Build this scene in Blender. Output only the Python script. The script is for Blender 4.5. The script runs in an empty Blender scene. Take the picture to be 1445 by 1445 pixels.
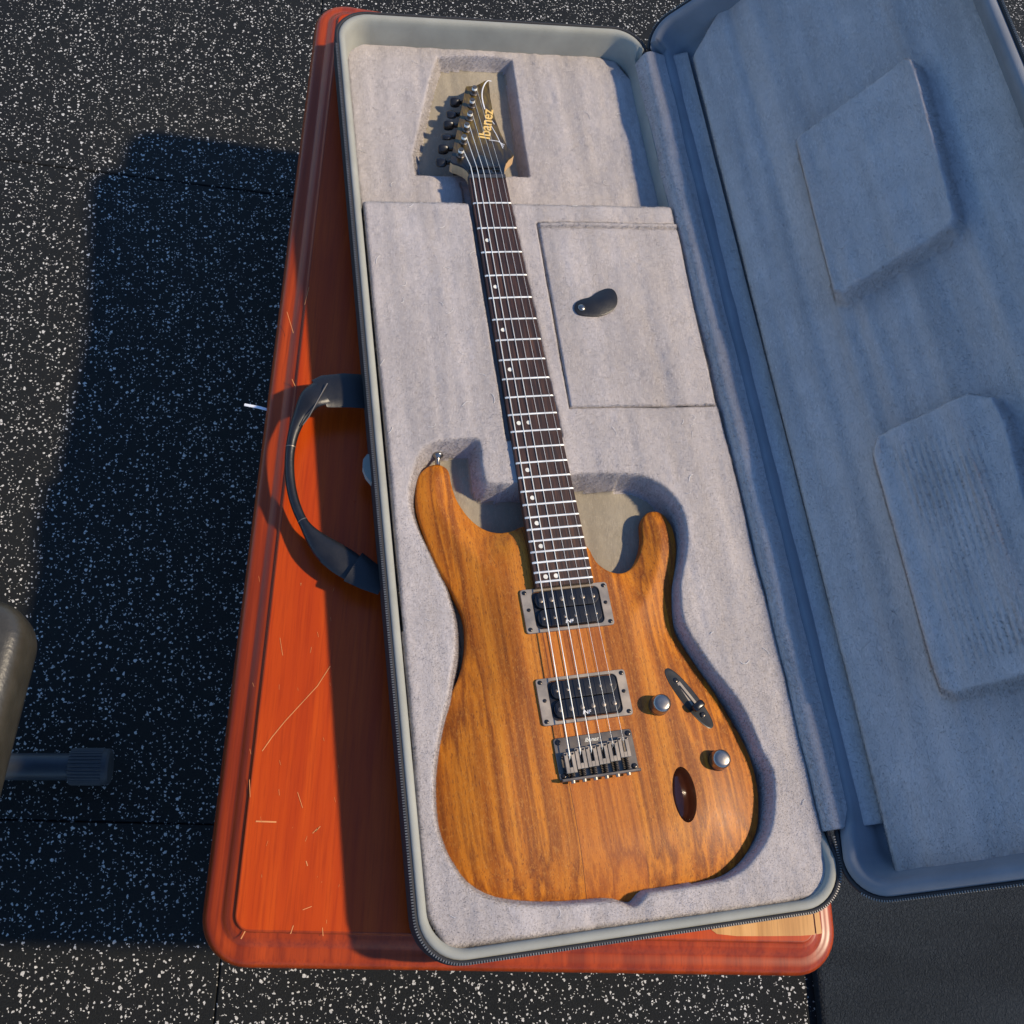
import bpy, bmesh, math, random
import numpy as np
from mathutils import Matrix, Vector, Quaternion
from mathutils.geometry import delaunay_2d_cdt
random.seed(7)
rng = np.random.default_rng(7)
sc = bpy.context.scene
COL = sc.collection
R = math.radians

# ------------------------------------------------------------------ camera (all lengths in mm, scaled at link time)
CAM = np.array([-93.41628902, 24.5854532, 964.11924292])
CR = np.array([[0.9738347002365767, -0.1297984295611114, 0.18654314326334626],
               [-0.04809119701873715, -0.9199571039661691, -0.3890580466058962],
               [0.22211081329913931, 0.3699071431358955, -0.9021283124201189]])
FPX = 1446.73
cam = bpy.data.objects.new('camera', bpy.data.cameras.new('camera'))
COL.objects.link(cam)
m = Matrix.Identity(4)
for i in range(3):
    m[i][0] = CR[0][i]; m[i][1] = -CR[1][i]; m[i][2] = -CR[2][i]; m[i][3] = CAM[i] * .001
cam.matrix_world = m
cam.data.sensor_width = 36; cam.data.lens = 36 * FPX / 1445
cam.data.clip_start = .01; cam.data.clip_end = 200
sc.camera = cam

# ------------------------------------------------------------------ light
SUN = Vector((0.92, -0.19, 1.0)).normalized()
el = math.asin(SUN.z); az = math.atan2(SUN.x, SUN.y)
w = bpy.data.worlds.new('World'); sc.world = w; w.use_nodes = True
nt = w.node_tree; nt.nodes.clear()
sky = nt.nodes.new('ShaderNodeTexSky'); sky.sky_type = 'NISHITA'; sky.sun_disc = False
sky.sun_elevation = el; sky.sun_rotation = az; sky.air_density = 1.0; sky.dust_density = .0; sky.ozone_density = 9.0
bg = nt.nodes.new('ShaderNodeBackground'); bg.inputs[1].default_value = .15
wo = nt.nodes.new('ShaderNodeOutputWorld')
nt.links.new(sky.outputs[0], bg.inputs[0]); nt.links.new(bg.outputs[0], wo.inputs[0])
sd = bpy.data.lights.new('sun', 'SUN'); sd.energy = 3.6; sd.angle = R(2.4); sd.color = (1, .83, .60)
so = bpy.data.objects.new('sun', sd); COL.objects.link(so)
so.rotation_euler = SUN.to_track_quat('Z', 'Y').to_euler(); so.location = (2, 0, 3)
sc.view_settings.view_transform = 'Standard'; sc.view_settings.look = 'None'
sc.view_settings.exposure = 0.38; sc.view_settings.gamma = 1

# ------------------------------------------------------------------ projection helpers
def ray(px, py):
    return np.array([(px - 722.5) / FPX, (py - 722.5) / FPX, 1.0]) @ CR
def at(px, py, z):
    r = ray(px, py); t = (z - CAM[2]) / r[2]
    return CAM + r * t
def atp(px, py, o, n):
    r = ray(px, py); t = ((o - CAM) @ n) / (r @ n)
    return CAM + r * t
FZ = -310.0            # floor level under the table
# guitar frame
GX, GY, GA = 156.6, 809.9, R(1.887)
ca, sa = math.cos(GA), math.sin(GA)
def G(u, v, z=0.0): return (GX + u * ca + v * sa, GY + u * sa - v * ca, z)
def Gi(x, y):
    x = x - GX; y = y - GY
    return (x * ca + y * sa, x * sa - y * ca)
# lid frame
LA = R(47.2); LW = 368.0; LH = 1050.0
LO = np.array([389.0, 0, 56.0]); ET = np.array([math.cos(LA), 0, math.sin(LA)]); EN = np.array([-math.sin(LA), 0, math.cos(LA)])
def L(t, y, n=0.0): 
    q = LO + ET * t + EN * n
    return (q[0], y, q[2])
def atl(px, py, n):
    q = atp(px, py, LO + EN * n, EN)
    d = q - LO
    return (float(d @ ET), float(q[1]))

# ------------------------------------------------------------------ object helpers
def mesh_of(name, verts, faces, mats, smooth=False, fm=None):
    me = bpy.data.meshes.new(name)
    v = np.asarray(verts, dtype=np.float64) * .001
    me.from_pydata(v.tolist() if len(v) < 4000 else [tuple(a) for a in v.tolist()], [], [tuple(map(int, f)) for f in faces])
    for mm in (mats if isinstance(mats, (list, tuple)) else [mats]): me.materials.append(mm)
    if smooth: me.polygons.foreach_set('use_smooth', [True] * len(me.polygons))
    if fm is not None: me.polygons.foreach_set('material_index', fm)
    me.update()
    return me
def link(name, me, parent=None):
    o = bpy.data.objects.new(name, me); COL.objects.link(o)
    if parent is not None:
        o.parent = parent
        loc = Vector(parent.get('_l', (0, 0, 0)))
        o.matrix_parent_inverse = Matrix.Translation(-loc)
    return o
def obj(name, verts, faces, mats, parent=None, smooth=False, fm=None, recalc=True):
    me = mesh_of(name, verts, faces, mats, smooth, fm)
    if recalc:
        bm = bmesh.new(); bm.from_mesh(me); bmesh.ops.recalc_face_normals(bm, faces=bm.faces); bm.to_mesh(me); bm.free()
    return link(name, me, parent)
def root(name, loc, label, cat, group=None):
    o = bpy.data.objects.new(name, None); COL.objects.link(o)
    l = [c * .001 for c in loc]; o.location = l; o['_l'] = l; o.empty_display_size = .05
    o['label'] = label; o['category'] = cat
    if group: o['group'] = group
    return o
def soft(o, ang=40):
    me = o.data
    me.polygons.foreach_set('use_smooth', [True] * len(me.polygons))
    bm = bmesh.new(); bm.from_mesh(me)
    for e in bm.edges:
        if len(e.link_faces) == 2 and e.calc_face_angle(0) > R(ang): e.smooth = False
    bm.to_mesh(me); bm.free()
    return o
class MB:
    def __init__(s): s.v = []; s.f = []
    def add(s, vs, fs):
        n = len(s.v); s.v += [tuple(a) for a in vs]; s.f += [tuple(i + n for i in f) for f in fs]
    def box(s, fn, u0, u1, v0, v1, z0, z1, b=0.0):
        """box in the frame fn(u,v,z), top edges bevelled by b"""
        lv = [(0, z0), (0, z1 - b), (b, z1)] if b > 0 else [(0, z0), (0, z1)]
        vs = []
        for i, z in lv:
            vs += [fn(u0 + i, v0 + i, z), fn(u1 - i, v0 + i, z), fn(u1 - i, v1 - i, z), fn(u0 + i, v1 - i, z)]
        fs = [(3, 2, 1, 0)]
        for k in range(len(lv) - 1):
            for j in range(4):
                a = k * 4 + j; b2 = k * 4 + (j + 1) % 4
                fs.append((a, b2, b2 + 4, a + 4))
        n = (len(lv) - 1) * 4
        fs.append((n, n + 1, n + 2, n + 3))
        s.add(vs, fs)
    def loops(s, rings, cap0=False, cap1=True, closed=True):
        n = len(rings[0]); vs = [p for r in rings for p in r]; fs = []
        for k in range(len(rings) - 1):
            for j in range(n if closed else n - 1):
                a = k * n + j; b = k * n + (j + 1) % n
                fs.append((a, b, b + n, a + n))
        if cap0: fs.append(tuple(range(n - 1, -1, -1)))
        if cap1: fs.append(tuple(range((len(rings) - 1) * n, len(rings) * n)))
        s.add(vs, fs)
    def lathe(s, fn, u, v, prof, seg=20, sx=1.0, sy=1.0, rot=0.0):
        rings = []
        for r, z in prof:
            ring = []
            for k in range(seg):
                a = 2 * math.pi * k / seg
                x, y = math.cos(a) * r * sx, math.sin(a) * r * sy
                ring.append(fn(u + x * math.cos(rot) - y * math.sin(rot), v + x * math.sin(rot) + y * math.cos(rot), z))
            rings.append(ring)
        s.loops(rings, cap0=True, cap1=True)
    def tube(s, pts, rad, seg=8, flat=None, up=(0, 0, 1)):
        """tube along pts; rad scalar or list; flat = list of (width, thickness) half sizes"""
        P = [Vector(p) for p in pts]; rings = []
        for i, p in enumerate(P):
            d = (P[min(i + 1, len(P) - 1)] - P[max(i - 1, 0)]).normalized()
            side = d.cross(Vector(up))
            if side.length < 1e-4: side = d.cross(Vector((1, 0, 0)))
            side.normalize(); nn = side.cross(d).normalized()
            if flat: a, b = flat[i]
            else: a = b = rad[i] if isinstance(rad, (list, tuple)) else rad
            rings.append([tuple(p + side * (math.cos(2 * math.pi * k / seg) * a) + nn * (math.sin(2 * math.pi * k / seg) * b)) for k in range(seg)])
        s.loops(rings, cap0=True, cap1=True)
    def build(s, name, mat, parent=None, smooth=None):
        o = obj(name, s.v, s.f, mat, parent)
        if smooth: soft(o, smooth)
        return o
def W3(x, y, z): return (x, y, z)
def rrect(x0, x1, y0, y1, r, seg=8):
    out = []
    for cx, cy, a0 in ((x1 - r, y1 - r, 0), (x0 + r, y1 - r, 90), (x0 + r, y0 + r, 180), (x1 - r, y0 + r, 270)):
        for k in range(seg + 1):
            a = R(a0 + 90 * k / seg); out.append((cx + r * math.cos(a), cy + r * math.sin(a)))
    return out
def smooth_poly(pts, n=3, closed=True):
    """Catmull-Rom through pts"""
    P = [np.array(p, float) for p in pts]; out = []; N = len(P)
    for i in range(N if closed else N - 1):
        if closed: a, b, c, d = P[i - 1], P[i], P[(i + 1) % N], P[(i + 2) % N]
        else: a, b, c, d = P[max(i - 1, 0)], P[i], P[i + 1], P[min(i + 2, N - 1)]
        for k in range(n):
            t = k / n
            out.append(.5 * ((2 * b) + (-a + c) * t + (2 * a - 5 * b + 4 * c - d) * t * t + (-a + 3 * b - 3 * c + d) * t ** 3))
    if not closed: out.append(P[-1])
    return [tuple(q) for q in out]
def sdf(X, Y, poly):
    """signed distance, positive outside"""
    P = np.array(poly, float)[:, :2]; Q = np.roll(P, -1, 0)
    d2 = np.full(X.shape, 1e18); ins = np.zeros(X.shape, bool)
    for (ax, ay), (bx, by) in zip(P, Q):
        ex, ey = bx - ax, by - ay; wx, wy = X - ax, Y - ay
        t = np.clip((wx * ex + wy * ey) / (ex * ex + ey * ey + 1e-12), 0, 1)
        d2 = np.minimum(d2, (wx - ex * t) ** 2 + (wy - ey * t) ** 2)
        c = ((ay <= Y) & (by > Y)) | ((by <= Y) & (ay > Y))
        with np.errstate(divide='ignore', invalid='ignore'):
            xi = ax + (Y - ay) * ex / (ey if ey != 0 else 1e-9)
        ins ^= c & (X < xi)
    d = np.sqrt(d2)
    return np.where(ins, -d, d)
def vnoise(X, Y, s, seed=0):
    g = np.random.default_rng(seed).random((256, 256))
    x = X / s; y = Y / s; xi = np.floor(x).astype(int); yi = np.floor(y).astype(int)
    fx = x - xi; fy = y - yi; fx = fx * fx * (3 - 2 * fx); fy = fy * fy * (3 - 2 * fy)
    a = g[xi & 255, yi & 255]; b = g[(xi + 1) & 255, yi & 255]; c = g[xi & 255, (yi + 1) & 255]; d = g[(xi + 1) & 255, (yi + 1) & 255]
    return (a * (1 - fx) + b * fx) * (1 - fy) + (c * (1 - fx) + d * fx) * fy - .5

# ------------------------------------------------------------------ materials
class Mat:
    def __init__(s, name, base=(.5, .5, .5), rough=.5, metal=0.0, coat=0.0, spec=.5, coatr=.1, sheen=0.0):
        s.m = bpy.data.materials.new(name); s.m.use_nodes = True; s.t = s.m.node_tree
        s.b = s.t.nodes['Principled BSDF']; s.o = s.t.nodes['Material Output']
        s.b.inputs['Base Color'].default_value = (*base, 1); s.b.inputs['Roughness'].default_value = rough
        s.b.inputs['Metallic'].default_value = metal; s.b.inputs['Coat Weight'].default_value = coat
        s.b.inputs['Coat Roughness'].default_value = coatr; s.b.inputs['Specular IOR Level'].default_value = spec
        s.b.inputs['Sheen Weight'].default_value = sheen
    def n(s, ty, **kw):
        x = s.t.nodes.new(ty)
        for k, v in kw.items():
            if k in x.inputs: x.inputs[k].default_value = v
            else: setattr(x, k, v)
        return x
    def l(s, a, b): s.t.links.new(a, b)
    def vec(s, scale=(1, 1, 1), rot=0.0):
        c = s.n('ShaderNodeTexCoord'); p = s.n('ShaderNodeMapping'); p.inputs['Rotation'].default_value = (0, 0, rot)
        p2 = s.n('ShaderNodeMapping'); p2.inputs['Scale'].default_value = scale
        s.l(c.outputs['Object'], p.inputs[0]); s.l(p.outputs[0], p2.inputs[0]); return p2.outputs[0]
    def noise(s, vec, scale, detail=3, rough=.55, dist=0.0):
        x = s.n('ShaderNodeTexNoise'); x.inputs['Scale'].default_value = scale; x.inputs['Detail'].default_value = detail
        x.inputs['Roughness'].default_value = rough; x.inputs['Distortion'].default_value = dist
        s.l(vec, x.inputs['Vector']); return x.outputs['Fac']
    def ramp(s, fac, stops, interp='LINEAR'):
        x = s.n('ShaderNodeValToRGB'); x.color_ramp.interpolation = interp
        e = x.color_ramp.elements
        while len(e) < len(stops): e.new(.5)
        for i, (p, c) in enumerate(stops):
            e[i].position = p; e[i].color = (*c, 1) if isinstance(c, tuple) else (c, c, c, 1)
        s.l(fac, x.inputs[0]); return x.outputs[0]
    def mix(s, fac, a, b, ty='MIX'):
        x = s.n('ShaderNodeMix', data_type='RGBA', blend_type=ty)
        for sock, val in ((x.inputs[0], fac), (x.inputs[6], a), (x.inputs[7], b)):
            if hasattr(val, 'type'): s.l(val, sock)
            elif isinstance(val, tuple): sock.default_value = (*val, 1)
            else: sock.default_value = val
        return x.outputs[2]
    def math(s, op, a, b=0.0):
        x = s.n('ShaderNodeMath', operation=op)
        for i, val in enumerate((a, b)):
            if hasattr(val, 'type'): s.l(val, x.inputs[i])
            else: x.inputs[i].default_value = val
        return x.outputs[0]
    def bump(s, h, strength=.3, dist=.001):
        x = s.n('ShaderNodeBump'); x.inputs['Strength'].default_value = strength; x.inputs['Distance'].default_value = dist
        s.l(h, x.inputs['Height']); s.l(x.outputs[0], s.b.inputs['Normal']); return x
    def col(s, c): s.l(c, s.b.inputs['Base Color'])

def plain(name, base, rough=.5, metal=0.0, coat=0.0, bump=0.0, bscale=800, spec=.5, wear=0.0):
    M = Mat(name, base, rough, metal, coat, spec)
    v = M.vec()
    nz = M.noise(v, bscale, 4)
    if bump: M.bump(nz, bump, .0004)
    n2 = M.noise(v, 60, 4)
    M.col(M.mix(M.ramp(n2, [(.3, 0.0), (.7, 1.0)]), tuple(c * (.82 - wear) for c in base), tuple(min(1, c * (1.15 + wear)) for c in base)))
    M.l(M.math('ADD', M.math('MULTIPLY', n2, .25), rough - .12), M.b.inputs['Roughness'])
    return M.m
BLACK = plain('black_plastic', (.012, .012, .013), .28)
BLACKM = plain('black_nickel', (.075, .066, .058), .26, .9)
GREYM = plain('cosmo_grey_metal', (.34, .29, .23), .42, .7, wear=.05)
DARKM = plain('dark_grey_metal', (.17, .145, .12), .38, .75)
CHROME = plain('chrome', (.33, .30, .26), .27, .95)
STEEL = plain('string_steel', (.92, .87, .76), .36, .3)
FRET = plain('fret_wire', (.88, .85, .76), .38, .45)
PEARL = plain('pearl_dot', (.80, .78, .66), .3)
NUT = plain('black_nut', (.045, .045, .048), .35)
MAPLE = plain('maple', (.62, .40, .20), .4)
GOLD = plain('gold_print', (.85, .55, .16), .45)
WHITE = plain('white_print', (.80, .80, .78), .5)
NYLON = plain('black_nylon', (.016, .016, .018), .7, bump=.5, bscale=1500)
LEATH = plain('black_leatherette', (.011, .011, .012), .40, bump=.35, bscale=420)
ZIPM = plain('zipper_teeth', (.22, .21, .19), .35, .6)
CABLE = plain('white_plastic', (.75, .78, .82), .4)
RUBB = plain('grey_rubber', (.032, .035, .040), .6, bump=.3)

def fur(name, tint=(.49, .447, .422)):
    M = Mat(name, tint, 1.0, spec=.1, sheen=.25)
    v = M.vec(); vs = M.vec((1, .09, 1))
    a = M.noise(v, 22, 4, .6); b = M.noise(vs, 34, 4, .55, .2); c = M.noise(v, 700, 3, .7)
    d = M.noise(v, 200, 4, .7, .2)
    col = M.mix(M.ramp(a, [(.3, 0.0), (.7, 1.0)]), tuple(t * .88 for t in tint), tuple(t * 1.06 for t in tint))
    col = M.mix(M.ramp(b, [(.34, .8), (.60, 0.0)]), col, tuple(t * .72 for t in tint))
    col = M.mix(M.ramp(d, [(.60, 0.0), (.76, .45)]), col, tuple(min(1, t * 1.35) for t in tint))
    nap = M.noise(M.vec((1, .30, 1), .15), 620, 3, .7, .6); patch = M.noise(v, 45, 3, .5)
    col = M.mix(M.math('MULTIPLY', M.ramp(nap, [(.36, 1.0), (.52, 0.0)]), M.ramp(patch, [(.35, .10), (.65, .42)])), col, tuple(t * .62 for t in tint))
    col = M.mix(M.math('MULTIPLY', M.ramp(nap, [(.54, 0.0), (.70, 1.0)]), M.ramp(patch, [(.35, .15), (.65, .45)])), col, tuple(min(1, t * 1.35) for t in tint))
    M.col(col)
    h = M.math('ADD', M.math('MULTIPLY', nap, .9), M.math('MULTIPLY', d, .8))
    M.bump(h, .30, .0011)
    return M.m
FUR = fur('grey_plush')
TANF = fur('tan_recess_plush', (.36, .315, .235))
PILE = FUR.copy(); PILE.name = 'grey_plush_pile'
_t = PILE.node_tree; _p = _t.nodes['Principled BSDF']; _o = _t.nodes['Material Output']
_tr = _t.nodes.new('ShaderNodeBsdfTranslucent'); _mx = _t.nodes.new('ShaderNodeMixShader'); _mx.inputs[0].default_value = .6
_t.links.new(_p.inputs['Base Color'].links[0].from_socket, _tr.inputs[0])
_t.links.new(_p.outputs[0], _mx.inputs[1]); _t.links.new(_tr.outputs[0], _mx.inputs[2]); _t.links.new(_mx.outputs[0], _o.inputs[0])
for _l in list(_p.inputs['Normal'].links): _t.links.remove(_l)
def lining(name, tint):
    M = Mat(name, tint, .9, spec=.15, sheen=.1)
    v = M.vec(); a = M.noise(v, 24, 4); c = M.noise(v, 1300, 2)
    M.col(M.mix(M.ramp(a, [(.3, 0.0), (.7, 1.0)]), tuple(t * .86 for t in tint), tuple(t * 1.08 for t in tint)))
    M.bump(c, .3, .0005); return M.m
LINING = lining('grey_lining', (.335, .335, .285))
LLIN = lining('shaded_grey_lining', (.21, .225, .245))  # same lining for the lid, its blue shade darkened into the colour

def body_wood():
    M = Mat('satin_mahogany', (.45, .15, .03), .40, spec=.32, coat=.0, coatr=.35)
    co = M.vec((1, 1, 1), -GA)
    def st(sx, sy, rot=-GA): return M.vec((sx, sy, 1), rot)
    band = M.noise(st(1, .022), 34, 4, .55, .05)
    fine = M.noise(st(1, .04), 260, 4, .6, .1)
    pore = M.noise(st(1, .16), 950, 3, .7)
    fleck = M.noise(st(1, .55), 420, 3, .75, 1.5)
    base = M.ramp(band, [(.30, (.12, .028, .003)), (.38, (.34, .092, .005)), (.45, (.56, .180, .009)), (.50, (.22, .056, .004)), (.56, (.44, .130, .008)), (.64, (.56, .190, .012)), (.74, (.30, .085, .008))])
    base = M.mix(M.ramp(fine, [(.35, .5), (.52, 0.0)]), base, (.20, .055, .008))
    base = M.mix(M.ramp(fleck, [(.52, 0.0), (.66, .40)]), base, (.62, .27, .05))
    base = M.mix(M.ramp(pore, [(.33, .75), (.44, 0.0)]), base, (.13, .035, .008))
    # three-piece body: centre block a little redder, thin glue joint
    s = M.n('ShaderNodeSeparateXYZ'); M.l(co, s.inputs[0])
    # mapping rotates about world origin: x there = u + const
    cx = GX * math.cos(-GA) - GY * math.sin(-GA)
    u = M.math('SUBTRACT', s.outputs[0], cx * .001)
    centre = M.math('MULTIPLY', M.math('GREATER_THAN', u, -.0285), M.math('LESS_THAN', u, .0300))
    base = M.mix(M.math('MULTIPLY', centre, .28), base, (.44, .115, .022))
    j = M.math('LESS_THAN', M.math('ABSOLUTE', M.math('ADD', u, .0285)), .0003)
    base = M.mix(M.math('MULTIPLY', j, .85), base, (.07, .018, .006))
    M.col(base)
    M.l(M.math('ADD', M.math('MULTIPLY', fleck, .3), .32), M.b.inputs['Roughness'])
    M.bump(M.math('ADD', M.math('MULTIPLY', pore, .7), M.math('MULTIPLY', fleck, .3)), .35, .0005)
    return M.m
BODY = body_wood()
def rosewood():
    M = Mat('rosewood', (.05, .02, .012), .5)
    a = M.noise(M.vec((1, .03, 1), -GA), 420, 4, .7); b = M.noise(M.vec((1, .06, 1), -GA), 1300, 3, .7)
    c = M.ramp(a, [(.32, (.012, .006, .005)), (.5, (.040, .016, .009)), (.68, (.10, .042, .02))])
    c = M.mix(M.ramp(b, [(.35, .7), (.5, 0.0)]), c, (.016, .008, .006))
    M.col(c); M.bump(b, .3, .0003); return M.m
ROSE = rosewood()
def head_wood():
    M = Mat('olive_brown_headstock', (.08, .05, .01), .3, coat=.15)
    a = M.noise(M.vec((1, .08, 1), -GA), 300, 4, .6)
    s = M.n('ShaderNodeSeparateXYZ'); M.l(M.vec(), s.inputs[0])
    c = M.ramp(a, [(.3, (.030, .018, .005)), (.5, (.10, .062, .006)), (.7, (.19, .125, .010))])
    # burst: black towards the nut
    k = M.n('ShaderNodeMapRange'); k.inputs['From Min'].default_value = .832; k.inputs['From Max'].default_value = .885
    M.l(s.outputs[1], k.inputs[0])
    M.col(M.mix(k.outputs[0], (.006, .006, .006), c)); return M.m
HEADW = head_wood()
TA = R(-8.5)
def table_wood(name, cs, coat=.6, rough=.32, scr=0.0):
    M = Mat(name, cs[1], rough, coat=coat, coatr=.3, spec=.2)
    a = M.noise(M.vec((1, .05, 1), -TA), 60, 4, .55, .3); b = M.noise(M.vec((1, .035, 1), -TA), 420, 4, .65)
    p = M.noise(M.vec(), 6, 3)
    c = M.ramp(a, [(.3, cs[0]), (.5, cs[1]), (.7, cs[2])])
    c = M.mix(M.ramp(b, [(.36, .42), (.52, 0.0)]), c, tuple(x * .72 for x in cs[0]))
    c = M.mix(M.ramp(p, [(.35, .35), (.6, 0.0)]), c, cs[0])
    M.col(c); M.bump(M.noise(M.vec(), 35, 3), .12, .001)
    M.l(M.math('ADD', M.math('MULTIPLY', M.noise(M.vec(), 40, 5), .2), rough - .1), M.b.inputs['Roughness'])
    return M.m
TWOOD = table_wood('orange_varnished_wood', [(.38, .036, .002), (.47, .053, .002), (.56, .074, .003)], .12)
TEDGE = table_wood('red_brown_moulding', [(.20, .022, .002), (.32, .038, .002), (.44, .056, .003)], .3, .4)
TANWOOD = table_wood('light_tan_wood', [(.42, .20, .06), (.60, .31, .10), (.72, .40, .15)], .1, .5)
SCR = plain('scratch', (.68, .27, .08), .5)

def speckled():
    M = Mat('speckled_rubber', (.01, .01, .01), .85, spec=.3)
    co = M.vec()
    wob = M.n('ShaderNodeTexNoise'); wob.inputs['Scale'].default_value = 260; M.l(co, wob.inputs['Vector'])
    va = M.n('ShaderNodeVectorMath', operation='MULTIPLY_ADD')
    M.l(wob.outputs['Color'], va.inputs[0]); va.inputs[1].default_value = (.0055, .0055, .0); M.l(co, va.inputs[2])
    fac = None
    for sc_, thr, keep in ((150, .20, .79), (240, .22, .82), (400, .24, .88)):
        v = M.n('ShaderNodeTexVoronoi', voronoi_dimensions='2D'); v.inputs['Scale'].default_value = sc_; M.l(va.outputs[0], v.inputs['Vector'])
        s = M.n('ShaderNodeSeparateColor'); M.l(v.outputs['Color'], s.inputs[0])
        r = M.math('MULTIPLY', M.math('ADD', s.outputs[1], .35), thr)
        k = M.math('MULTIPLY', M.math('LESS_THAN', v.outputs['Distance'], r), M.math('GREATER_THAN', s.outputs[0], keep))
        fac = k if fac is None else M.math('MAXIMUM', fac, k)
    g = M.noise(co, 500, 4, .7); big = M.noise(co, 3, 3)
    base = M.ramp(g, [(.35, (.001, .002, .003)), (.6, (.008, .009, .009)), (.75, (.024, .024, .021))])
    base = M.mix(M.ramp(big, [(.3, 0.0), (.7, .4)]), base, (.014, .014, .012))
    fl = M.mix(M.noise(co, 110, 3), (.26, .26, .25), (.88, .85, .77))
    M.col(M.mix(fac, base, fl))
    M.bump(M.math('ADD', g, M.math('MULTIPLY', fac, .3)), .8, .002)
    return M.m
SPECK = speckled()
def matm():
    M = Mat('black_foam_mat', (.012, .013, .015), .75, spec=.25)
    co = M.vec(); g = M.noise(co, 330, 2, .5, 1.2)
    b = M.noise(M.vec((.25, 1, 1), R(8)), 9, 2)
    M.col(M.mix(M.ramp(b, [(.4, 0.0), (.62, 1.0)]), (.008, .011, .014), (.017, .022, .027)))
    M.bump(g, 1.0, .006); return M.m
MATM = matm()

# ------------------------------------------------------------------ setting: floor of rubber tiles
fl = obj('floor', [(-9000, -9000, FZ - 12), (9000, -9000, FZ - 12), (9000, 9000, FZ - 12), (-9000, 9000, FZ - 12)], [(0, 1, 2, 3)],
         plain('floor_screed', (.01, .01, .011), .9))
fl['kind'] = 'structure'
sA, sB, sC = at(0, 1156, FZ), at(290, 1163, FZ), at(306, 1400, FZ)
FAng = math.atan2(sB[1] - sA[1], sB[0] - sA[0])
fx, fy = np.array([math.cos(FAng), math.sin(FAng)]), np.array([-math.sin(FAng), math.cos(FAng)])
oy = sB[:2] @ fy; ox = sC[:2] @ fx
TS = 914.0
def FT(a, b, z): 
    q = fx * (ox + a) + fy * (oy + b); return (q[0], q[1], z)
for i in range(-3, 5):
    for j in range(-3, 5):
        b = MB(); b.box(FT, i * TS + .5, (i + 1) * TS - .5, j * TS + .5, (j + 1) * TS - .5, FZ - 11, FZ + random.uniform(-.3, .3), 1.6)
        b.build('rubber_tile', SPECK, fl)

# black foam mat lying right of the table
mE = at(1155, 1400, FZ + 12); mx = mE[:2] @ fx
def FM(a, b, z):
    q = fx * (mx + a) + fy * (oy + b); return (q[0], q[1], z)
b = MB()
ring = lambda i, z: [FM(*p, z) for p in rrect(0 + i, 1300 - i, -1500 + i, 420 - i, 14)]
b.loops([ring(0, FZ + .5), ring(-1, FZ + 5), ring(0, FZ + 10), ring(4, FZ + 13), ring(9, FZ + 13.5), ring(11, FZ + 12)], cap1=True)
o = b.build('exercise_mat', MATM, None, 60)
o['label'] = 'black pebbled foam exercise mat on the floor at the lower right'; o['category'] = 'mat'

# ------------------------------------------------------------------ table
tc, ts = math.cos(TA), math.sin(TA)
def T(a, b, z): return (a * tc - b * ts, a * ts + b * tc, z)
tl, tb, tr, tt = -181.6, -1.0, 402.4, 1132.0
table = root('coffee_table', T(110, 560, FZ), 'low red-brown varnished wooden table with moulded rounded edge under the guitar case', 'table')
prof = [(30, 0), (29.2, .1), (28.3, -.5), (27.8, -2.2), (27, -2.9), (24.6, -3.0), (23.2, -3.6), (20.5, -5.2), (18, -7.2), (16.4, -8.6), (15.4, -9.0), (12, -9.1), (8.5, -9.3),
        (5.5, -10.2), (3, -12), (1.2, -14.4), (.3, -17), (0, -20), (.8, -23), (3, -26.5), (7, -29), (12, -30), (60, -30)]
b = MB()
rings = []
for i, z in prof:
    rings.append([T(*p, z) for p in rrect(tl + i, tr - i, tb + i, tt - i, max(42 - i * 1.0, 4), 10)])
b.loops(rings, cap1=False)
soft(b.build('edge_moulding', TEDGE, table), 50)
b = MB(); pr = rrect(tl + 30, tr - 30, tb + 30, tt - 30, 12, 10)
b.loops([[T(*p, -8) for p in pr], [T(*p, .02) for p in pr]], cap0=True)
b.build('tabletop_panel', TWOOD, table)
for x, y in ((tl + 60, tb + 60), (tr - 60, tb + 60), (tl + 60, tt - 60), (tr - 60, tt - 60)):
    b = MB(); b.box(T, x - 26, x + 26, y - 26, y + 26, FZ + .5, -30, 0); b.build('leg', TEDGE, table)
for a0, a1, b0, b1 in ((tl + 86, tr - 86, tb + 50, tb + 70), (tl + 86, tr - 86, tt - 70, tt - 50), (tl + 50, tl + 70, tb + 86, tt - 86), (tr - 70, tr - 50, tb + 86, tt - 86)):
    b = MB(); b.box(T, a0, a1, b0, b1, -95, -30.5, 0); b.build('apron', TEDGE, table)
# lighter tan wood patch laid on the tabletop, near corner
bp = [at(x, y, .5)[:2] for x, y in ((1146, 1280), (1150.5, 1319), (1130, 1320.5), (1090, 1321), (1040, 1321), (1012, 1318), (1004, 1312), (1015, 1306), (1020, 1280), (1060, 1265))]
b = MB(); b.loops([[(p[0], p[1], .2) for p in bp], [(p[0], p[1], .45) for p in bp]], cap1=True); b.build('tan_wood_patch', TANWOOD, table)
bp = [at(x, y, .5)[:2] for x, y in ((1148, 1280), (1152.5, 1318.5), (1160, 1317), (1155, 1280))]
b = MB(); b.loops([[(p[0], p[1], .2) for p in bp], [(p[0], p[1], .45) for p in bp]], cap1=True); b.build('tan_wood_patch', TANWOOD, table)
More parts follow.
